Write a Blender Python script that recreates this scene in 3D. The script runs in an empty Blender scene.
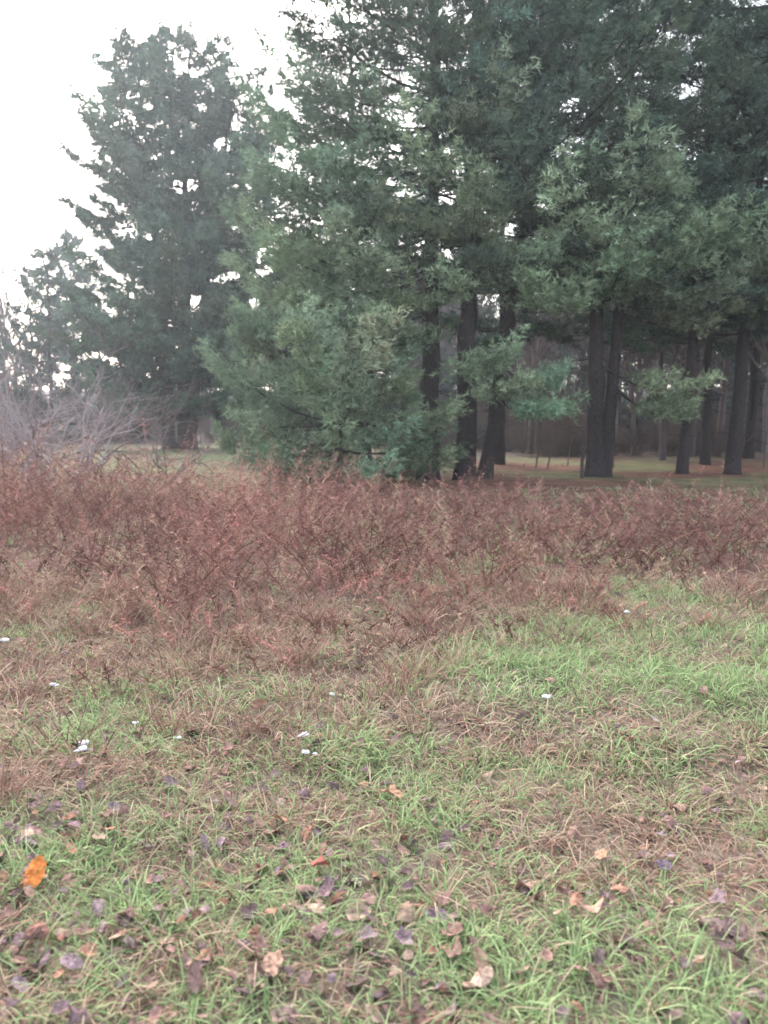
import bpy, math, numpy as np
from mathutils import Vector
R = math.radians
scene = bpy.context.scene
try:
    scene.view_settings.view_transform='Standard'; scene.view_settings.look='None'; scene.view_settings.exposure=0
except Exception as e: print(e)

# ------------------------------------------------------------------ helpers
def nrm(a): return a/np.maximum(np.linalg.norm(a,axis=-1,keepdims=True),1e-9)
class MB:
    def __init__(s): s.v=[];s.f=[];s.c=[];s.n=0
    def add(s,v,f,c,mat=0,smooth=False):
        v=np.asarray(v,dtype=np.float32).reshape(-1,3); f=np.asarray(f,dtype=np.int32)
        if len(v)==0: return
        c=np.asarray(c,dtype=np.float32)
        if c.ndim==1: c=np.tile(c,(len(v),1))
        s.v.append(v); s.c.append(c); s.f.append((f+s.n,mat,smooth)); s.n+=len(v)
    def mesh(s,name,mats):
        me=bpy.data.meshes.new(name)
        V=np.concatenate(s.v); C=np.concatenate(s.c)
        loops=np.concatenate([f.ravel() for f,_,_ in s.f])
        tot=np.concatenate([np.full(len(f),f.shape[1],dtype=np.int32) for f,_,_ in s.f])
        mi=np.concatenate([np.full(len(f),m,dtype=np.int32) for f,m,_ in s.f])
        sm=np.concatenate([np.full(len(f),q,dtype=bool) for f,_,q in s.f])
        st=np.concatenate([[0],np.cumsum(tot)[:-1]]).astype(np.int32)
        me.vertices.add(len(V)); me.vertices.foreach_set('co',V.ravel())
        me.loops.add(len(loops)); me.loops.foreach_set('vertex_index',loops.astype(np.int32))
        me.polygons.add(len(tot)); me.polygons.foreach_set('loop_start',st)
        me.polygons.foreach_set('material_index',mi)
        me.polygons.foreach_set('use_smooth',sm)
        at=me.color_attributes.new('Col','FLOAT_COLOR','POINT')
        at.data.foreach_set('color',np.concatenate([C,np.ones((len(C),1),np.float32)],1).ravel())
        for m in mats: me.materials.append(m)
        me.update(calc_edges=True)
        return me
def link(name,me,loc=(0,0,0),rz=0,sc=1,parent=None):
    o=bpy.data.objects.new(name,me); o.location=loc; o.rotation_euler=(0,0,rz)
    o.scale=(sc,sc,sc) if not isinstance(sc,tuple) else sc
    scene.collection.objects.link(o)
    if parent: o.parent=parent
    return o
_g={}
def vn(x,y,scale,seed=0):
    if seed not in _g: _g[seed]=np.random.default_rng(seed+77).random((256,256))
    G=_g[seed]; x=np.asarray(x,float)/scale+1000.3; y=np.asarray(y,float)/scale+1000.7
    xi=np.floor(x).astype(int); yi=np.floor(y).astype(int); fx=x-xi; fy=y-yi
    fx=fx*fx*(3-2*fx); fy=fy*fy*(3-2*fy)
    a=G[xi%256,yi%256];b=G[(xi+1)%256,yi%256];c=G[xi%256,(yi+1)%256];d=G[(xi+1)%256,(yi+1)%256]
    return (a*(1-fx)+b*fx)*(1-fy)+(c*(1-fx)+d*fx)*fy
def sst(a,b,x):
    t=np.clip((x-a)/(b-a),0,1); return t*t*(3-2*t)
def gh(x,y):
    x=np.asarray(x,float);y=np.asarray(y,float)
    r=np.hypot(x,y)
    h=(vn(x,y,0.35,1)-.5)*0.035+(vn(x,y,1.3,2)-.5)*0.08+(vn(x,y,6,3)-.5)*0.15*sst(3,12,r)
    h=h+(vn(x,y,30,4)-.5)*0.8*sst(30,70,r)+sst(70,190,r)*8
    return h
def gz(x,y): return float(gh(x,y))
def blades(mb,b,d,g,L,w,col,segs=2,mat=0,wdir=None,rng=None,taper=1.0):
    n=len(b)
    if n==0: return
    L=np.asarray(L)[:,None]; w=np.asarray(w)[:,None]
    if wdir is None: wdir=nrm(np.cross(d,nrm(rng.normal(size=(n,3)))))
    rows=[]
    for k in range(segs):
        t=k/segs
        p=b+d*L*t+g*L*t*t
        ww=w*(1-taper*t*t)*.5
        rows+= [p-wdir*ww,p+wdir*ww]
    rows.append(b+d*L+g*L)
    V=np.stack(rows,1); m=V.shape[1]
    F=[]
    for k in range(segs-1): F+= [[2*k,2*k+1,2*k+3],[2*k,2*k+3,2*k+2]]
    k=segs-1; F.append([2*k,2*k+1,2*k+2])
    F=np.array(F)[None]+ (np.arange(n)*m)[:,None,None]
    C=np.repeat(np.asarray(col,dtype=np.float32),m,axis=0)
    mb.add(V.reshape(-1,3),F.reshape(-1,3),C,mat)
def tube(mb,P,rad,col,n=6,mat=0,rough=0,rng=None):
    P=np.asarray(P,float); rad=np.asarray(rad,float); T=nrm(np.gradient(P,axis=0))
    ref=np.array([0,1,0.]) if abs(T[0][2])>.7 else np.array([0,0,1.])
    A=nrm(np.cross(T,ref)); B=np.cross(T,A)
    an=np.linspace(0,2*np.pi,n,endpoint=False)
    rr=rad[:,None]*np.ones((1,n))
    if rough: rr=rr*(1+rng.normal(size=rr.shape)*rough)
    V=P[:,None]+rr[:,:,None]*(np.cos(an)[None,:,None]*A[:,None]+np.sin(an)[None,:,None]*B[:,None])
    m=len(P); i=np.arange(m-1)[:,None]*n; j=np.arange(n)[None]; j2=(j+1)%n
    F=np.stack([i+j,i+j2,i+n+j2,i+n+j],-1).reshape(-1,4)
    mb.add(V.reshape(-1,3),F,col,mat,True)

# ------------------------------------------------------------------ materials
def leafmat(name,trans=0.3,vary=0.0,scale=30):
    m=bpy.data.materials.new(name); m.use_nodes=True; nt=m.node_tree; nt.nodes.clear()
    N=nt.nodes.new; out=N('ShaderNodeOutputMaterial'); at=N('ShaderNodeAttribute'); at.attribute_name='Col'; src=at.outputs['Color']
    if vary>0:
        tc=N('ShaderNodeNewGeometry'); no=N('ShaderNodeTexNoise'); no.inputs['Scale'].default_value=scale
        nt.links.new(tc.outputs['Position'],no.inputs['Vector'])
        mr=N('ShaderNodeMapRange'); mr.inputs['From Min'].default_value=.3; mr.inputs['From Max'].default_value=.7
        mr.inputs['To Min'].default_value=1-vary; mr.inputs['To Max'].default_value=1+vary
        nt.links.new(no.outputs['Fac'],mr.inputs['Value'])
        vm=N('ShaderNodeVectorMath'); vm.operation='SCALE'
        nt.links.new(src,vm.inputs[0]); nt.links.new(mr.outputs['Result'],vm.inputs['Scale']); src=vm.outputs[0]
    p=N('ShaderNodeBsdfDiffuse'); nt.links.new(src,p.inputs['Color'])
    if trans>0:
        t=N('ShaderNodeBsdfTranslucent'); nt.links.new(src,t.inputs['Color'])
        mx=N('ShaderNodeMixShader'); mx.inputs[0].default_value=trans
        nt.links.new(p.outputs[0],mx.inputs[1]); nt.links.new(t.outputs[0],mx.inputs[2]); nt.links.new(mx.outputs[0],out.inputs[0])
    else: nt.links.new(p.outputs[0],out.inputs[0])
    return m
M_need=leafmat('pine_needles',.0)
M_grass=leafmat('grass_blades',.35)
M_dry=leafmat('dry_stalks',.0)
M_leaf=leafmat('dead_leaves',.0,.35,60)
M_snow=leafmat('snow',.0)
M_twig=leafmat('twigs',.0)
def barkmat():
    m=bpy.data.materials.new('bark'); m.use_nodes=True; nt=m.node_tree; N=nt.nodes.new
    p=nt.nodes['Principled BSDF']; at=N('ShaderNodeAttribute'); at.attribute_name='Col'
    g=N('ShaderNodeNewGeometry'); mp=N('ShaderNodeMapping'); mp.inputs['Scale'].default_value=(14,14,3)
    no=N('ShaderNodeTexNoise'); no.inputs['Detail'].default_value=4
    nt.links.new(g.outputs['Position'],mp.inputs[0]); nt.links.new(mp.outputs[0],no.inputs['Vector'])
    mr=N('ShaderNodeMapRange'); mr.inputs['From Min'].default_value=.3; mr.inputs['From Max'].default_value=.7
    mr.inputs['To Min'].default_value=.4; mr.inputs['To Max'].default_value=1.7; nt.links.new(no.outputs['Fac'],mr.inputs['Value'])
    vm=N('ShaderNodeVectorMath'); vm.operation='SCALE'; nt.links.new(at.outputs['Color'],vm.inputs[0]); nt.links.new(mr.outputs[0],vm.inputs['Scale'])
    nt.links.new(vm.outputs[0],p.inputs['Base Color']); p.inputs['Roughness'].default_value=.95; p.inputs['Specular IOR Level'].default_value=.15
    bp=N('ShaderNodeBump'); bp.inputs['Strength'].default_value=.8; bp.inputs['Distance'].default_value=.05
    nt.links.new(no.outputs['Fac'],bp.inputs['Height']); nt.links.new(bp.outputs[0],p.inputs['Normal'])
    return m
M_bark=barkmat()
def groundmat():
    m=bpy.data.materials.new('ground'); m.use_nodes=True; nt=m.node_tree; N=nt.nodes.new
    p=nt.nodes['Principled BSDF']; p.inputs['Roughness'].default_value=.95; p.inputs['Specular IOR Level'].default_value=.1
    at=N('ShaderNodeAttribute'); at.attribute_name='Col'; g=N('ShaderNodeNewGeometry')
    n1=N('ShaderNodeTexNoise'); n1.inputs['Scale'].default_value=22; n1.inputs['Detail'].default_value=6; n1.inputs['Roughness'].default_value=.75
    n2=N('ShaderNodeTexNoise'); n2.inputs['Scale'].default_value=1.7; n2.inputs['Detail'].default_value=5
    for n in (n1,n2): nt.links.new(g.outputs['Position'],n.inputs['Vector'])
    def mr(src,a,b,c,d):
        q=N('ShaderNodeMapRange'); q.inputs['From Min'].default_value=a;q.inputs['From Max'].default_value=b;q.inputs['To Min'].default_value=c;q.inputs['To Max'].default_value=d
        nt.links.new(src,q.inputs['Value']); return q.outputs[0]
    a=mr(n1.outputs['Fac'],.3,.7,.45,1.6); b=mr(n2.outputs['Fac'],.3,.7,.65,1.35)
    mu=N('ShaderNodeMath'); mu.operation='MULTIPLY'; nt.links.new(a,mu.inputs[0]); nt.links.new(b,mu.inputs[1])
    vm=N('ShaderNodeVectorMath'); vm.operation='SCALE'; nt.links.new(at.outputs['Color'],vm.inputs[0]); nt.links.new(mu.outputs[0],vm.inputs['Scale'])
    nt.links.new(vm.outputs[0],p.inputs['Base Color'])
    bp=N('ShaderNodeBump'); bp.inputs['Strength'].default_value=.7; bp.inputs['Distance'].default_value=.03
    nt.links.new(n1.outputs['Fac'],bp.inputs['Height']); nt.links.new(bp.outputs[0],p.inputs['Normal'])
    return m
M_ground=groundmat()

# ------------------------------------------------------------------ ground
def build_ground():
    t=np.linspace(-1,1,421); ax=np.sign(t)*(np.abs(t)*9+ (np.abs(t)**5)*391)
    X,Y=np.meshgrid(ax,ax+4,indexing='ij'); n=len(ax)
    Z=gh(X,Y)
    i=np.arange(n-1)[:,None]*n; j=np.arange(n-1)[None]
    F=np.stack([i+j,i+n+j,i+n+j+1,i+j+1],-1).reshape(-1,4)
    soil=np.array([.17,.13,.105]); litter=np.array([.15,.078,.058]); lawn=np.array([.22,.26,.13]); wood=np.array([.075,.058,.05]); tan=np.array([.26,.19,.14])
    x=X.ravel(); y=Y.ravel()
    C=np.tile(soil,(len(x),1))
    k=sst(5.5,8,y)[:,None]; C=C*(1-k)+np.array([.15,.09,.073])*k
    k=(sst(12,16,y))[:,None]; C=C*(1-k)+litter*k
    gp=(sst(.45,.7,vn(x,y,3,15))*sst(14,20,y)*.7)[:,None]; C=C*(1-gp)+np.array([.14,.165,.08])*gp
    k=(sst(16,24,y+ (vn(x,y,5,9)-.5)*6)*(1-sst(-3,3,x+(vn(x,y,4,8)-.5)*5)))[:,None]*.9
    lw=(vn(x,y,3,7)[:,None]); C=C*(1-k)+(lawn*lw+tan*(1-lw))*k
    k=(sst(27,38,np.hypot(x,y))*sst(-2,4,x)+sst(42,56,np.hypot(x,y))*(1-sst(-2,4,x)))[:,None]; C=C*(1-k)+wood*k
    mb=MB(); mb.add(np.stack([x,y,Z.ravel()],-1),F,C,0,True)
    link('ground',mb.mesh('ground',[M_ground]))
build_ground()

# ------------------------------------------------------------------ grass meadow
def frontier(x):  # y where brush begins
    return np.interp(x,[-8,-3,-2.2,-1.3,-.6,0,.6,1.2,2,4,9],[6.7,6.3,5.8,4.9,4.6,5.1,5.8,6.5,6.9,6.9,7.0])+(vn(x,x*0,.7,12)-.5)*.9
def greenness(x,y):
    g=.50+1.0*(vn(x,y,.6,20)-.5)+.8*(vn(x,y,.25,21)-.5)+.34*sst(-.3,1.5,x)*sst(3,4.5,y)
    g=g-.26*(1-sst(-2.2,-.3,x))*sst(2.6,3.6,y)-.1*(1-sst(1.6,2.4,y))-.5*sst(-.6,.3,y-frontier(x))
    return np.clip(g,.03,.97)
def build_grass():
    rng=np.random.default_rng(5); mb=MB()
    def field(n,y0,y1,wx,lo,hi,wid,clump):
        y=y0+(y1-y0)*rng.random(n)**.9
        x=(rng.random(n)*2-1)*(wx[0]+(wx[1]-wx[0])*(y-y0)/(y1-y0))
        if clump:
            nc=n//clump; cx=x[:nc]; cy=y[:nc]; idx=rng.integers(0,nc,n)
            off=rng.normal(size=(n,2))*.035
            x=cx[idx]+off[:,0]; y=cy[idx]+off[:,1]; az=np.arctan2(off[:,1],off[:,0])+rng.normal(size=n)*.6
            cl=(.7+.6*rng.random(nc))[idx]; cg=rng.normal(size=nc)[idx]*.25
        else: az=rng.random(n)*6.283; cl=np.ones(n); cg=np.zeros(n)
        g=greenness(x,y)+cg; isg=rng.random(n)<g
        keep=rng.random(n)<(.3+.8*vn(x,y,.4,31)); 
        L=(lo+(hi-lo)*rng.random(n)**1.6)*cl*np.where(isg,1,1.1)
        lean=.25+rng.random(n)*.7; lean=np.where(isg,lean,lean+.45)
        hd=np.stack([np.cos(az),np.sin(az),0*az],-1)
        d=nrm(hd*lean[:,None]+np.array([0,0,1])); gg=hd*(rng.random(n)*.5)[:,None]+np.array([0,0,-1])*(.25+.45*rng.random(n))[:,None]
        b=np.stack([x,y,gh(x,y)-.004],-1)
        gr=np.array([.225,.325,.15])*(.65+.7*rng.random((n,1))); gr=gr+ (rng.random((n,1))**2)*np.array([.20,.17,.12])
        st=np.array([.46,.355,.27])*(.45+.8*rng.random((n,1)))
        pk=rng.random((n,1))<.35; st=np.where(pk,st*np.array([.78,.62,.64]),st)
        col=np.where(isg[:,None],gr,st)
        wd=nrm(np.stack([-np.sin(az),np.cos(az),.3*rng.normal(size=n)],-1))
        w=wid*(.6+.8*rng.random(n)); k=keep
        blades(mb,b[k],d[k],gg[k],L[k],w[k],col[k],3 if clump and y0<2 else 2,0,wd[k])
    field(60000,1.0,3.6,(1.6,3.2),.03,.10,.0048,0)
    field(60000,1.0,3.6,(1.6,3.2),.05,.16,.005,28)
    field(90000,3.4,8.0,(3,6.5),.05,.14,.007,0)
    field(60000,3.4,7.5,(3,6),.07,.20,.007,24)
    field(40000,7,17,(6,13),.08,.25,.014,12)
    link('meadow_grass',mb.mesh('meadow_grass',[M_grass]))
build_grass()

# fallen leaves
def add_leaf(mb,rng,x,y,size,col,up=.012,tilt=.35,kind=None,jit=.12,curl=1.0,pitch=0):
    kind=rng.integers(0,3) if kind is None else kind
    n=18; a=np.linspace(0,2*np.pi,n,endpoint=False)
    if kind==0: r=.32+.14*np.cos(a)**2+.02*rng.normal(size=n)
    elif kind==1: r=.38+.07*np.cos(5*a)+.04*rng.normal(size=n)
    else: r=.36*(1+.3*np.cos(a))+.04*np.cos(7*a)
    lx=np.cos(a)*r*1.25; ly=np.sin(a)*r
    X=np.concatenate([[0],lx*.55,lx]); Y=np.concatenate([[0],ly*.55,ly])
    cu=rng.normal()*.5; cv=.3+abs(rng.normal())*.9
    if rng.random()<.4: cv=-cv
    Z=(cu*X**2+cv*Y**2)*curl+rng.normal(size=len(X))*.02
    P=np.stack([X,Y,Z],-1)*size
    ax=rng.normal()*tilt; ay=rng.normal()*tilt; az=rng.random()*6.28
    Rm=np.array([[1,0,0],[0,math.cos(ax),-math.sin(ax)],[0,math.sin(ax),math.cos(ax)]])
    Rn=np.array([[math.cos(ay),0,math.sin(ay)],[0,1,0],[-math.sin(ay),0,math.cos(ay)]])
    Rz=np.array([[math.cos(az),-math.sin(az),0],[math.sin(az),math.cos(az),0],[0,0,1]])
    P=P@(Rz@Rn@Rm).T
    if pitch:
        Rp=np.array([[1,0,0],[0,math.cos(pitch),-math.sin(pitch)],[0,math.sin(pitch),math.cos(pitch)]]); P=P@Rp.T
    P[:,2]-=P[:,2].min()*.6; P=P+np.array([x,y,gz(x,y)+up])
    c=np.clip(np.asarray(col)*(1+jit*rng.normal(size=(len(P),1))),0.01,1)
    j=np.arange(n); j2=(j+1)%n
    mb.add(P,np.stack([1+j,1+n+j,1+n+j2,1+j2],-1),c,0)
    mb.f.append(((np.stack([0*j,1+j,1+j2],-1)+mb.n-len(P)).astype(np.int32),0,False))
    return P
def build_leaves():
    rng=np.random.default_rng(8); mb=MB()
    cols=[(.22,.14,.125),(.245,.15,.13),(.18,.125,.13),(.27,.17,.14),(.22,.16,.17),(.26,.145,.105),(.15,.105,.10),(.32,.23,.18)]
    N=2700; cnt=0
    while cnt<N:
        y=1.1+rng.random()**1.1*6; x=(rng.random()*2-1)*(1.6+.62*(y-1.1))
        dens=.2+.45*(1-sst(2.2,3.6,y))+.8*(vn(x,y,.45,41)-.5)-.15*sst(-.2,1,x)*sst(1.9,2.8,y)+.28*(1-sst(-1,.2,x))*(1-sst(3,4.5,y))
        if rng.random()>dens: continue
        cnt+=1
        c=np.array(cols[rng.integers(0,8)])*(.75+.5*rng.random())
        add_leaf(mb,rng,x,y,.028+.045*rng.random()**1.6,c,up=.003+.038*rng.random()**1.4)
    for x,y,s,c in [(.03,3.05,.09,(.42,.26,.17)),(-.21,2.52,.075,(.38,.15,.12)),(.62,2.25,.075,(.36,.22,.17)),(.75,2.62,.065,(.38,.21,.15)),(.26,2.02,.075,(.36,.23,.17)),(-.30,2.03,.075,(.31,.20,.15)),(-1.0,2.15,.08,(.20,.11,.09)),
                    (.95,2.55,.06,(.15,.12,.15)),(1.3,2.2,.07,(.28,.13,.09))]:
        add_leaf(mb,rng,x,y,s,np.array(c),up=.04,tilt=.3)
    link('fallen_leaves',mb.mesh('fallen_leaves',[M_leaf]))
    mb=MB(); P=add_leaf(mb,rng,-1.12,2.42,.10,(.50,.18,.055),up=.035,tilt=.08,kind=0,jit=.08,curl=.4,pitch=.65)
    tube(mb,[P[28]*1.0,P[28]+[-.02,.01,-.008],P[28]+[-.04,.015,-.02]],[.0015,.0012,.001],(.4,.16,.06),4)
    link('orange_leaf',mb.mesh('orange_leaf',[M_leaf]))
build_leaves()

def build_snow():
    rng=np.random.default_rng(3); mb=MB()
    spots=[(-1.38,3.47,.04),(-1.30,3.40,.02),(-.377,3.59,.03),(-.318,3.45,.026),(.854,4.12,.026),(1.88,6.0,.03),(-2.56,5.26,.04),(-1.87,4.40,.03),(-1.217,3.81,.02),(-.275,4.19,.018),(-.97,3.6,.018)]
    for x,y,s in spots:
        for q in range(2):
            u=np.linspace(0,2*np.pi,10,endpoint=False); cx=x+rng.normal()*s*.6; cy=y+rng.normal()*s*.6; ss=s*(.35+.4*rng.random())
            z=gz(cx,cy)+.045; rings=[]
            for k,(rr,zz) in enumerate([(1,0),(.85,.3),(.5,.45),(.1,.5)]):
                rad=ss*rr*(1+.25*rng.normal(size=10)); rings.append(np.stack([cx+np.cos(u)*rad,cy+np.sin(u)*rad*.8,z+zz*ss+0*u+rng.normal(size=10)*.002],-1))
            V=np.concatenate(rings); n=10; i=np.arange(3)[:,None]*n; j=np.arange(n)[None]; j2=(j+1)%n
            mb.add(V,np.stack([i+j,i+j2,i+n+j2,i+n+j],-1).reshape(-1,4),(.6,.62,.66),0,True)
    link('snow_patches',mb.mesh('snow_patches',[M_snow]))
build_snow()

# ------------------------------------------------------------------ dry goldenrod brush
def build_brush():
    rng=np.random.default_rng(11); mb=MB()
    N=13500
    y=4.0+rng.random(N)**.8*13; x=(rng.random(N)*2-1)*(3.2+.62*y)
    fr=frontier(x); back=np.interp(x,[-10,-3,0,3,12],[16.5,15.5,14,12.5,12.5])+(vn(x,y,2,50)-.5)*2
    ins=sst(-.9,1.2,y-fr); dens=(.1+1.0*vn(x,y,.7,51))*(.18*sst(-1.6,-.6,y-fr)+.82*ins)*(1-sst(-.5,.8,y-back))
    k=rng.random(N)<dens; x=x[k];y=y[k];fr=fr[k]; n=len(x)
    H=(.24+.42*sst(-.5,2.8,y-fr))*(.45+.8*rng.random(n))*(.4+1.2*vn(x,y,1.0,52))
    H=H*np.interp(x,[-9,-4,-1,3,9],[1.9,1.55,1.1,.85,.8])
    az=rng.random(n)*6.283; ln=rng.random(n)*1.3
    hd=np.stack([np.cos(az),np.sin(az),0*az],-1)
    d=nrm(hd*(ln*.7)[:,None]+np.array([0,0,1.])); g=hd*(.1+.6*rng.random(n)[:,None]**2)-np.array([0,0,.25])*rng.random((n,1))
    b=np.stack([x,y,gh(x,y)],-1)
    base=np.array([.265,.140,.118])
    pc=base*(.5+.85*rng.random((n,1)))*(.45+1.1*vn(x,y,1.0,53))[:,None]
    tn=rng.random((n,1))<(.10+.3*sst(.5,.8,vn(x,y,.9,54))+.3*(1-sst(0,1.5,y-fr)))[:,None]; pc=np.where(tn,np.array([.37,.26,.19])*(.7+.5*rng.random((n,1))),pc)
    blades(mb,b,d,g,H,np.full(n,.008),pc*.9,3,0,rng=rng,taper=.6)
    def along(rep,t0,t1,l0,l1,w,upb,droop,gain):
        idx=np.repeat(np.arange(n),rep); m=len(idx)
        t=(t0+(t1-t0)*rng.random(m))[:,None]
        p=b[idx]+d[idx]*H[idx][:,None]*t+g[idx]*H[idx][:,None]*t*t
        a=rng.random(m)*6.283; h=np.stack([np.cos(a),np.sin(a),0*a],-1)
        dd=nrm(h+np.array([0,0,1.])*(upb+.4*rng.normal(size=m))[:,None]); gg=-np.array([0,0,1.])*(droop*rng.random(m))[:,None]
        blades(mb,p,dd,gg,(l0+(l1-l0)*rng.random(m))*(.6+.6*H[idx]),w*(.6+.8*rng.random(m)),pc[idx]*gain*(.75+.5*rng.random((m,1))),1,0,rng=rng)
    along(14,.1,.85,.04,.11,.010,.2,1.0,.9)
    along(24,.6,1.03,.025,.075,.008,1.0,.7,1.3)
    along(9,.2,.95,.10,.24,.0055,.9,.4,1.05)
    link('dry_goldenrod_brush',mb.mesh('dry_goldenrod_brush',[M_dry]))
    mb=MB(); pts=[]
    while len(pts)<230:
        X=(rng.random()*2-1)*4.5; Y=3.0+rng.random()*4.2; dd=float(frontier(np.array([X]))[0])-Y
        pr=.55*math.exp(-max(dd,0)/.7) if dd>-0.6 else .15
        if X<-.6: pr+=.16
        pr+=.012
        if rng.random()<pr: pts.append((X,Y))
    for X,Y in pts:
        m=rng.integers(25,70); sp=.05+.08*rng.random()
        xx=X+rng.normal(size=m)*sp; yy=Y+rng.normal(size=m)*sp; a=np.arctan2(yy-Y,xx-X)+rng.normal(size=m)*.9
        h=np.stack([np.cos(a),np.sin(a),0*a],-1)
        dd=nrm(h*(.2+.6*rng.random((m,1)))+np.array([0,0,1.])); gg=h*.45*rng.random((m,1))-np.array([0,0,.5])*rng.random((m,1))
        cc=np.array([[.33,.20,.155],[.43,.315,.235],[.28,.165,.14]][rng.integers(0,3)])*(.6+.7*rng.random((m,1)))
        blades(mb,np.stack([xx,yy,gh(xx,yy)],-1),dd,gg,(.08+.20*rng.random(m)),.004+.004*rng.random(m),cc,3,0,rng=rng)
    link('dry_grass_tussocks',mb.mesh('dry_grass_tussocks',[M_dry]))
build_brush()

# ------------------------------------------------------------------ pines
G0=(.118,.172,.125); G1=(.20,.268,.172)
class Tufts:
    def __init__(s): s.p=[];s.a=[];s.c=[]
def limb(mb,tf,rng,p0,az,L,elev,dens=1.0,droop=.15,tipup=.15,r=None,tint=1.0,green=None,bare=.22,side=1.0,vs=.11):
    s=np.linspace(0,1,6)[:,None]
    hz=np.array([math.cos(az),math.sin(az),0.]); sd=np.array([-hz[1],hz[0],0.])
    bend=rng.normal()*.15
    def pos(s): return p0+L*(hz*math.cos(elev)*s+sd*bend*s*s+np.array([0,0,1.])*(math.sin(elev)*s-droop*4*s*(1-s)*.4-droop*.3*s+tipup*s**3))
    P=pos(s); r=(.010+.009*L) if r is None else r
    tube(mb,P,r*(1-.85*s[:,0]),(.06,.052,.05),4,2)
    if dens<=0: 
        q=int(L*4)+1; t=.3+.7*rng.random(q); a=az+rng.choice([-1,1],q)*(.5+.6*rng.random(q))
        blades(mb,pos(t[:,None]),nrm(np.stack([np.cos(a),np.sin(a),rng.normal(size=q)*.3],-1)),np.zeros((q,3)),.2+.5*rng.random(q),np.full(q,.012),np.full((q,3),.07),1,2,rng=rng)
        return
    n2=int((3+L*3.6)*min(dens,1.4)); 
    S=bare+(1-bare)*rng.random(n2)**.8; sg=rng.choice([-1,1],n2); a2=az+sg*(.35+.75*rng.random(n2))
    l2=(.28+.36*L*(1-S)*side*(.5+.7*rng.random(n2))+.18*rng.random(n2))
    d2=nrm(np.stack([np.cos(a2),np.sin(a2),.12+.15*rng.normal(size=n2)],-1)); b2=pos(S[:,None])
    blades(mb,b2,d2,np.tile([0,0,.08],(n2,1)),l2,np.full(n2,.016),np.full((n2,3),.06),1,2,rng=rng)
    n3=np.maximum((4+l2*15*dens).astype(int),4); idx=np.repeat(np.arange(n2),n3); m=len(idx)
    u=.15+.9*rng.random(m)
    c=b2[idx]+d2[idx]*(l2[idx]*u)[:,None]+np.array([0,0,.08])*(l2[idx]*u*u)[:,None]
    perp=nrm(np.cross(d2[idx],[0,0,1.])); c=c+perp*(rng.normal(size=m)*(.06+.20*l2[idx]*(1-.5*u)))[:,None]+np.stack([0*u,0*u,rng.normal(size=m)*vs+.03],-1)
    ax=nrm(d2[idx]+perp*rng.normal(size=(m,1))*.5+np.array([0,0,.45]))
    base=np.array(G0 if green is None else green)
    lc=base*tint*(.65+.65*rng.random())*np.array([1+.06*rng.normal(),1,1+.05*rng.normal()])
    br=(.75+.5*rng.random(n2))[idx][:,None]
    tipf=(.42+.48*S[idx]+.45*u)[:,None]*br   # crown-depth shade painted into inner tufts; new growth at tips paler
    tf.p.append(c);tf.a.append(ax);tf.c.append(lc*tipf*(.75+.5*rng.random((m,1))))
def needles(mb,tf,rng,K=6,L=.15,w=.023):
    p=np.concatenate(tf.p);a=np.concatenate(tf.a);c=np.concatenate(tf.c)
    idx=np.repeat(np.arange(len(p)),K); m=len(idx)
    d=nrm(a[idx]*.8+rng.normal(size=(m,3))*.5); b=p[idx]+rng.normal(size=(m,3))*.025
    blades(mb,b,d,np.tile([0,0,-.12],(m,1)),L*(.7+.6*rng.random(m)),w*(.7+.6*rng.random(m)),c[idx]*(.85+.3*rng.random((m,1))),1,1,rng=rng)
def trunk(mb,rng,pts,rad):
    pts=np.array(pts,float); t=np.linspace(0,1,len(pts)); tt=np.linspace(0,1,26)
    P=np.stack([np.interp(tt,t,pts[:,k]) for k in range(3)],-1)
    for _ in range(3): P[1:-1]=(P[:-2]+2*P[1:-1]+P[2:])/4
    P[2:-1,:2]+=rng.normal(size=(23,2))*.022
    r=rad*(1-.88*tt**1.15); r[0]*=1.5; r[1]*=1.05
    P=np.insert(P,1,P[0]*.75+P[1]*.25,axis=0); r=np.insert(r,1,rad*1.12)
    P[0,2]-=.25
    tube(mb,P,r,(.055,.045,.046),12,0,.045,rng)
    return P
def at(P,z):
    return np.array([np.interp(z,P[:,2],P[:,k]) for k in range(3)])
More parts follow.
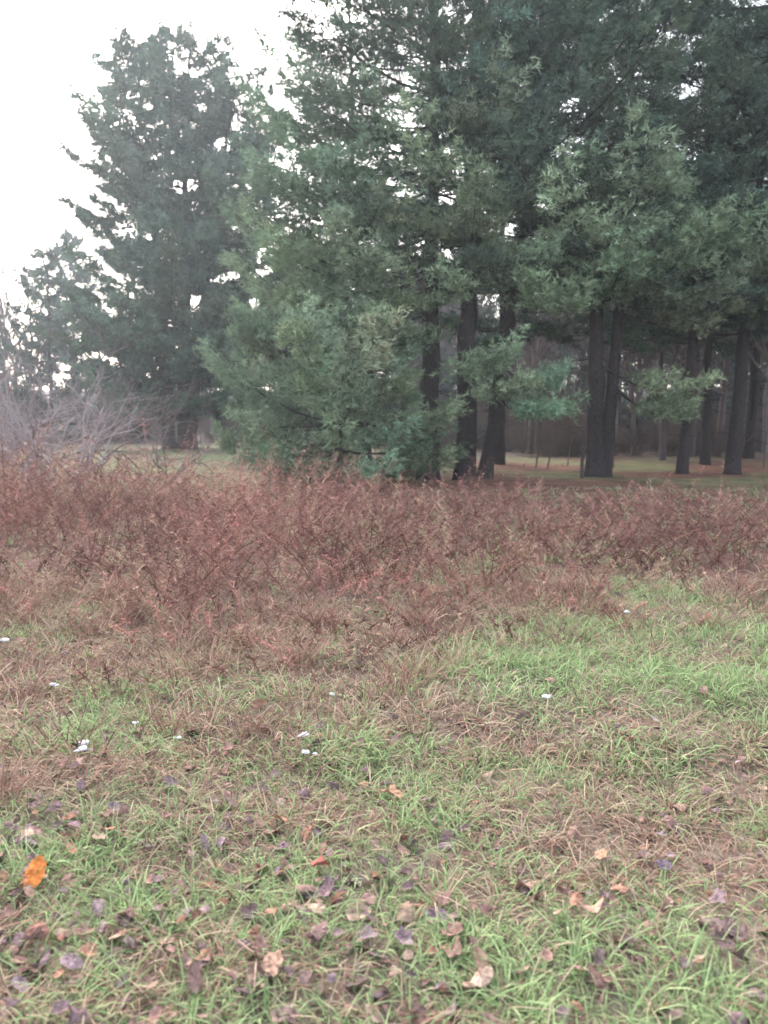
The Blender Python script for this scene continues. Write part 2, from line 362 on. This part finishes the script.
def pine(seed,stems,zlow,Rmax,dens=1.0,step=.78,per=7,boughs=(),K=6,nL=.15,nw=.024,tint=1.0,dead=8,azbias=None,profpow=.75,green=None,zdet=99,droop=.16,bottom=.62,vs=.06,bg=G1):
    rng=np.random.default_rng(seed); mb=MB(); tf=Tufts(); Ps=[]
    for pts,rad in stems:
        P=trunk(mb,rng,pts,rad); Ps.append(P); H=pts[-1][2]
        z=zlow
        while z<H-.2:
            u=(z-zlow)/(H-zlow); prof=(1-u)**profpow*(bottom+(1-bottom)*min(1,u*5))
            nn=per+rng.integers(-1,2); a0=rng.random()*6.28
            for k in range(nn):
                az=a0+k*6.28/nn+rng.normal()*.35
                L=Rmax*prof*(.5+.7*rng.random())+.35
                if azbias is not None: L*=1+.3*math.cos(az-azbias)
                e=R(1+30*u+rng.normal()*6)
                if rng.random()<.1: continue
                dd=dens*(1 if z<zdet else .5)
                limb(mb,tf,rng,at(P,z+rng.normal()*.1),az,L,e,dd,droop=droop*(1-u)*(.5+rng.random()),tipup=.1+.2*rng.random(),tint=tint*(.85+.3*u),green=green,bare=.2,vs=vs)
            z+=step*(.75+.5*rng.random())*(1.15-.45*u)
        for k in range(dead):
            zz=.9+(zlow-.5)*rng.random(); limb(mb,tf,rng,at(P,zz),rng.random()*6.28,.5+1.4*rng.random(),R(-5+rng.normal()*16),0,droop=.15,r=.013)
    for (si,z,az,L,e,dn,tn) in boughs:
        limb(mb,tf,rng,at(Ps[si],z),R(az),L,R(e),dn,droop=.15+.1*rng.random(),tipup=.15+.2*rng.random(),tint=tn*(.95+.2*rng.random()),r=.012+.007*L,bare=.16,side=1.2,green=bg,vs=.085)
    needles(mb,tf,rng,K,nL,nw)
    return mb.mesh('pine_tree',[M_bark,M_need,M_twig])
# azimuth: 0=+x(right) 90=away 180=left 270=toward camera
bA=[(0,6.2,186,4.8,0,1.5,1.0),(0,6.8,200,4.8,2,1.5,1.1),(0,6.0,172,4.6,4,1.3,.9),(0,7.4,190,4.6,8,1.4,1.),(0,6.9,218,4.2,5,1.4,1.1),(0,5.4,232,3.6,-2,1.4,1.15),
    (0,4.6,240,3.0,-8,1.4,1.1),(0,8.0,178,4.4,10,1.4,.95),(0,8.8,200,4.0,12,1.3,1.0),(0,7.6,240,3.6,4,1.3,1.05),(0,6.0,262,3.0,0,1.3,1.1),(0,5.0,150,4.3,-5,1.3,.85),(0,5.2,200,3.9,-4,1.4,1.),(0,3.9,255,2.4,-14,1.3,1.1),
    (0,5.7,210,4.6,-2,1.5,1.2),(0,4.9,192,4.9,-4,1.4,1.15),(0,6.5,228,4.0,0,1.4,1.2),(0,4.3,205,4.0,-6,1.4,1.1),(0,3.6,225,3.2,-10,1.4,1.1),(0,4.6,175,4.8,-4,1.4,1.),
    (0,9.4,184,4.4,12,1.3,.8),(0,10.3,172,4.0,14,1.3,.75),(0,11.2,190,3.8,16,1.3,.75),(0,8.4,168,4.4,10,1.3,.8),(0,7.0,176,4.8,6,1.4,.85),(0,12.2,180,3.6,18,1.2,.75),(0,5.6,180,5.0,0,1.4,.9)]
meA=pine(101,[([(0,0,0),(.05,0,5),(.1,0,11),(.3,0,18)],.28)],5.6,3.9,1.15,boughs=bA,azbias=R(190),zdet=13.5)
link('pine_tree',meA,(1.15,21,gz(1.15,21)))
bB=[(0,6.0,265,3.6,0,1.4,1.1),(0,6.6,290,3.4,4,1.4,1.1),(0,7.2,250,3.6,6,1.3,1.05),(0,5.0,300,2.8,-3,1.3,1.1),(0,3.4,280,2.6,-14,1.3,1.1),(0,8.2,275,3.4,6,1.3,1.05),(0,4.6,250,2.4,-6,1.3,1.05),(0,3.0,262,2.2,-16,1.3,1.05)]
meB=pine(102,[([(0,0,0),(.02,0,5),(.15,0.1,11),(.3,0.2,19)],.27)],5.6,3.8,1.1,boughs=bB,zdet=13.5)
link('pine_tree',meB,(2.1,20.7,gz(2.1,20.7)))
bC=[(0,2.7,285,2.3,-20,1.4,1.1),(0,2.5,255,1.9,-22,1.3,1.1),(0,2.9,310,2.2,-20,1.4,1.1),(0,5.4,320,3.6,0,1.4,1.15),(0,6.0,345,3.8,3,1.3,1.1),(0,6.7,310,3.4,6,1.4,1.15),(0,4.8,350,3.4,-3,1.3,1.1),(0,4.4,290,2.6,-6,1.3,1.15),(0,2.2,290,2.4,-20,1.5,1.15),(0,2.3,320,2.2,-20,1.5,1.1)]
meC=pine(103,[([(0,0,0),(.45,0,3),(.9,.1,6),(1.7,.3,17.5)],.20)],5.2,3.7,1.1,boughs=bC,azbias=R(340),zdet=13.5)
link('pine_tree',meC,(2.62,20.9,gz(2.62,20.9)))
bD=[(0,5.3,200,3.6,0,1.4,1.1),(0,5.8,250,4.0,3,1.5,1.2),(1,5.0,285,3.8,0,1.5,1.2),(1,5.7,310,3.6,3,1.4,1.2),(1,4.7,300,3.4,-8,1.3,1.05),(0,3.0,325,2.9,-24,1.2,1.0),(0,4.6,225,3.4,-6,1.4,1.05),(1,6.6,265,4.0,5,1.4,1.2),(0,4.9,265,3.2,-4,1.4,1.15),(1,4.2,340,3.0,-8,1.3,1.),
    (1,2.4,310,2.6,-26,1.4,1.1),(1,2.3,335,2.2,-24,1.3,1.05)]
meD=pine(104,[([(-.12,0,0),(-.2,0,4),(-.42,0,9),(-.7,0,18)],.23),([(.14,0.05,0),(.34,0,4),(.5,.1,9),(.8,.2,17)],.18)],4.7,3.7,1.05,per=6,boughs=bD,zdet=13.5)
link('pine_tree',meD,(5.65,21,gz(5.65,21)))
meE=pine(105,[([(0,0,0),(.12,0,4),(.35,.1,8),(.7,.3,17)],.16)],4.3,3.7,1.15,zdet=13.5,dead=14)
link('pine_tree',meE,(8.25,22.2,gz(8.25,22.2)))
meF=pine(106,[([(0,0,0),(.15,0,4),(.4,0,8),(.6,.1,18)],.20)],4.2,4.1,1.15,zdet=13.5,boughs=[(0,5.2,250,3.8,0,1.4,1.1),(0,5.8,220,3.8,3,1.4,1.1),(0,4.5,270,3.2,-6,1.4,1.1)],dead=14)
link('pine_tree',meF,(9.55,22,gz(9.55,22)))
for (me,x,y,rz,sc) in [(meF,13.2,21.5,2.0,1.0),(meB,16.5,25,1.0,1.05),(meE,3.9,27,1.3,1.05),(meF,-.6,28,3.2,.97),(meE,7.3,28,2.6,1.05),(meE,11.2,28,4.0,1.05),(meF,14.5,32,.4,1.1)]:
    link('pine_tree',me,(x,y,gz(x,y)),rz,sc)
meY=pine(140,[([(0,0,0),(.05,0,2),(.2,0,3.5)],.08)],.5,2.9,1.4,step=.46,per=8,dead=0,green=(.21,.275,.18),profpow=.34,bottom=.85,vs=.085,tint=1.1,droop=.22)
link('young_pine_tree',meY,(-1.05,19.4,gz(-1.05,19.4)))
link('young_pine_tree',meY,(-3.2,27,gz(-3.2,27)),2.0,(1.0,1.0,1.35))
meL=pine(120,[([(-.5,0,0),(-.7,0,6),(-.9,0,12),(-1.6,0,19.6)],.36),([(.3,0,0),(.4,.3,6),(.6,.2,12),(1.1,0,20)],.38),([(.7,-.4,0),(1.4,-.6,6),(2.3,-.8,11),(3.4,-.8,17.5)],.3)],
    2.2,6.6,1.05,step=1.05,per=6,K=6,nL=.26,nw=.048,dead=4,green=(.125,.18,.135),profpow=.5,vs=.10,droop=.22)
link('pine_tree',meL,(-10.7,42,gz(-10.7,42)))
forest=bpy.data.objects.new('distant_woods',None); scene.collection.objects.link(forest)
far=[pine(150+k,[([(0,0,0),(.2,0,6),(0,.2,17)],.25)],1.2,4.6,.6,step=1.0,per=5,K=5,nL=.42,nw=.10,dead=0,green=[(.11,.15,.12),(.12,.15,.13)][k],profpow=.6,vs=.2) for k in range(2)]
rng=np.random.default_rng(311)
for (x,y,s) in [(-25.5,48,.85),(-22.5,55,.8),(-33,60,.95),(-18,60,.75),(-26,68,1.0),(-38,75,1.1),(-6,56,.75),(-12,66,.75),(-3,60,.8),(3,57,.75),(7,66,.95),(10,56,.8),(15,62,1.0),(19,52,.8),(25,58,1.1),(31,66,1.1),(36,60,1.1),(8,84,1.1),(0,84,1.1),(18,80,1.2),(23,44,.95),(30,48,1.0),(13,45,.7),(-45,66,1.1),(-2,50,.5),(6,48,.5),(17,42,.5),(-6.5,50,.55)]:
    link('far_pine',far[rng.integers(0,2)],(x,y,gz(x,y)-.2),rng.random()*6.28,s*(.9+.2*rng.random()),forest)

# ------------------------------------------------------------------ bare trees and shrubs
def bare(mb,rng,p,d,L,r,depth,col,spread=.55,up=.1,sides=5,wig=.12,ratio=.68,kids=(3,5)):
    n=5; P=[p]; dd=d.copy()
    for k in range(n):
        dd=nrm(dd+rng.normal(size=3)*wig+np.array([0,0,up])); P.append(P[-1]+dd*L/n)
    P=np.array(P); tube(mb,P,np.linspace(r,r*.45,n+1),col,max(3,sides),0)
    if depth<=0: return
    for k in range(rng.integers(*kids)+(1 if depth>1 else 0)):
        t=.3+.7*rng.random(); i=t*n; a=int(min(i,n-1)); q=P[a]+(P[a+1]-P[a])*(i-a)
        nd=nrm((P[a+1]-P[a])/ (L/n)+rng.normal(size=3)*spread)
        bare(mb,rng,q,nd,L*ratio*(.7+.5*rng.random()),r*.5,depth-1,col,spread,up,sides-1,wig,ratio,kids)
def shrub(seed,stems,L,col,out,depth=3,up=-.01,r=.026,kids=(3,6)):
    rng=np.random.default_rng(seed); mb=MB()
    for k in range(stems):
        a=rng.random()*6.28; d=nrm(np.array([math.cos(a)*out,math.sin(a)*out,.9]))
        bare(mb,rng,np.array([math.cos(a)*.15,math.sin(a)*.15,-.05]),d,L*(.7+.5*rng.random()),r,depth,col,.6,up,5,.17,.7,kids)
    return mb.mesh('bare_shrub',[M_twig])
sh1=shrub(201,8,2.1,(.33,.285,.29),.8,r=.042,kids=(2,5)); sh2=shrub(202,7,1.9,(.20,.16,.165),.9,r=.036,kids=(2,5))
for me,x,y,rz,sc in [(sh1,-6.9,17.5,0,1.0),(sh2,-8.7,18.5,1.5,1.15),(sh2,-5.3,19,3.0,.7),(sh1,-10.5,20,2.2,1.15),(sh2,-9.2,24,4.2,1.3),(sh2,-12.5,27,.4,1.3),(sh1,-7.4,16,5.0,.75)]:
    link('bare_shrub',me,(x,y,gz(x,y)),rz,sc)
vs=[]
for s in range(4):
    r2=np.random.default_rng(300+s); mb=MB(); col=[(.20,.165,.165),(.16,.13,.13),(.24,.205,.205),(.13,.11,.115)][s]
    bare(mb,r2,np.array([0,0,-.3]),np.array([0,0,1.]),7,.17,4,col,.55,.12,6,.05,.62,(4,6))
    vs.append(mb.mesh('bare_tree',[M_twig]))
und=[shrub(400+k,12,1.8,c,.8,3,.02,.035) for k,c in enumerate([(.12,.09,.08),(.17,.13,.115)])]
rng=np.random.default_rng(310)
for k in range(125):
    a=rng.random()*1.8-.9; rr=50+rng.random()**.8*50; x=math.sin(a)*rr; y=math.cos(a)*rr
    if x<0 and rr<60: continue
    link('bare_tree_part',vs[k%4],(x,y,gz(x,y)-.1),rng.random()*6.28,.8+.6*rng.random(),forest)
for (x,y,s) in [(10.4,30,.8),(12.6,33,.9),(9.2,36,.8),(15,36,1.),(14.1,29,.7),(6.9,38,.9),(18,38,1.),(11.5,40,1.),(20,33,.8),(4.5,42,.9),(16.5,44,1),(8.4,32,.6),(10.9,35,.7)]:
    link('bare_tree_part',vs[int(x*3)%4],(x,y,gz(x,y)-.1),x,s,forest)
for k in range(230):
    a=rng.random()*1.8-.9; rr=42+rng.random()*34; x=math.sin(a)*rr; y=math.cos(a)*rr
    if k>190: x=6+rng.random()*20; y=33+rng.random()*10
    elif x<1 and rr<56: continue
    link('understory_part',und[k%2],(x,y,gz(x,y)-.1),rng.random()*6.28,(.35+.3*rng.random()) if k>190 else (.7+.8*rng.random()),forest)
mbS=MB()
for k in range(60):
    x=3+rng.random()*17; y=24+rng.random()*22
    if k<20: x=-14+rng.random()*16; y=44+rng.random()*14
    bare(mbS,rng,np.array([x,y,gz(x,y)]),np.array([rng.normal()*.06,rng.normal()*.06,1.]),1.5+3*rng.random(),.025,2,(.15,.115,.11),.5,.1,4,.1,.6,(2,5))
link('understory_saplings',mbS.mesh('understory_saplings',[M_twig]))
mb=MB(); r3=np.random.default_rng(9); bare(mb,r3,np.array([5.1,20.6,gz(5.1,20.6)-.1]),np.array([0,0,1.]),1.0,.06,1,(.09,.075,.07),.5,.1,7,.05,.4,(1,3)); link('dead_snag',mb.mesh('dead_snag',[M_bark]))

# ------------------------------------------------------------------ mist (real scattering volume filling the whole place)
bpy.ops.mesh.primitive_cube_add(size=1,location=(0,60,16)); o=bpy.context.object; o.name='mist'; o.scale=(420,360,44)
m=bpy.data.materials.new('mist'); m.use_nodes=True; nt=m.node_tree; nt.nodes.clear()
out=nt.nodes.new('ShaderNodeOutputMaterial'); vsn=nt.nodes.new('ShaderNodeVolumeScatter'); vsn.inputs['Color'].default_value=(.84,.92,1,1); vsn.inputs['Density'].default_value=.0013; vsn.inputs['Anisotropy'].default_value=.5
nt.links.new(vsn.outputs[0],out.inputs['Volume']); o.data.materials.append(m)

# ------------------------------------------------------------------ light
w=bpy.data.worlds.new('World'); scene.world=w; w.use_nodes=True; nt=w.node_tree
bg=nt.nodes['Background']; sky=nt.nodes.new('ShaderNodeTexSky'); sky.sky_type='NISHITA'; sky.sun_disc=False
EL=36; AZ=-24
sky.sun_elevation=R(EL); sky.sun_rotation=R(AZ); sky.dust_density=4; sky.air_density=1; sky.ozone_density=1
hs=nt.nodes.new('ShaderNodeHueSaturation'); hs.inputs['Saturation'].default_value=.45; hs.inputs['Value'].default_value=5.2
nt.links.new(sky.outputs[0],hs.inputs['Color']); nt.links.new(hs.outputs[0],bg.inputs['Color']); bg.inputs['Strength'].default_value=.15
ld=bpy.data.lights.new('sun','SUN'); ld.energy=1.5; ld.angle=R(25); ld.color=(1,.97,.93)
lo=bpy.data.objects.new('sun',ld); scene.collection.objects.link(lo)
sv=Vector((math.sin(R(AZ))*math.cos(R(EL)),math.cos(R(AZ))*math.cos(R(EL)),math.sin(R(EL))))
lo.rotation_euler=sv.to_track_quat('Z','Y').to_euler()

# ------------------------------------------------------------------ camera
cd=bpy.data.cameras.new('camera'); cam=bpy.data.objects.new('camera',cd); scene.collection.objects.link(cam)
cam.location=(0,0,1.5); cam.rotation_euler=(R(90-6.5),0,0)
cd.sensor_fit='VERTICAL'; cd.sensor_height=36; cd.lens=28.2; cd.clip_end=1500; cd.clip_start=.05
cd.dof.use_dof=True; cd.dof.focus_distance=4.5; cd.dof.aperture_fstop=2.4
scene.camera=cam
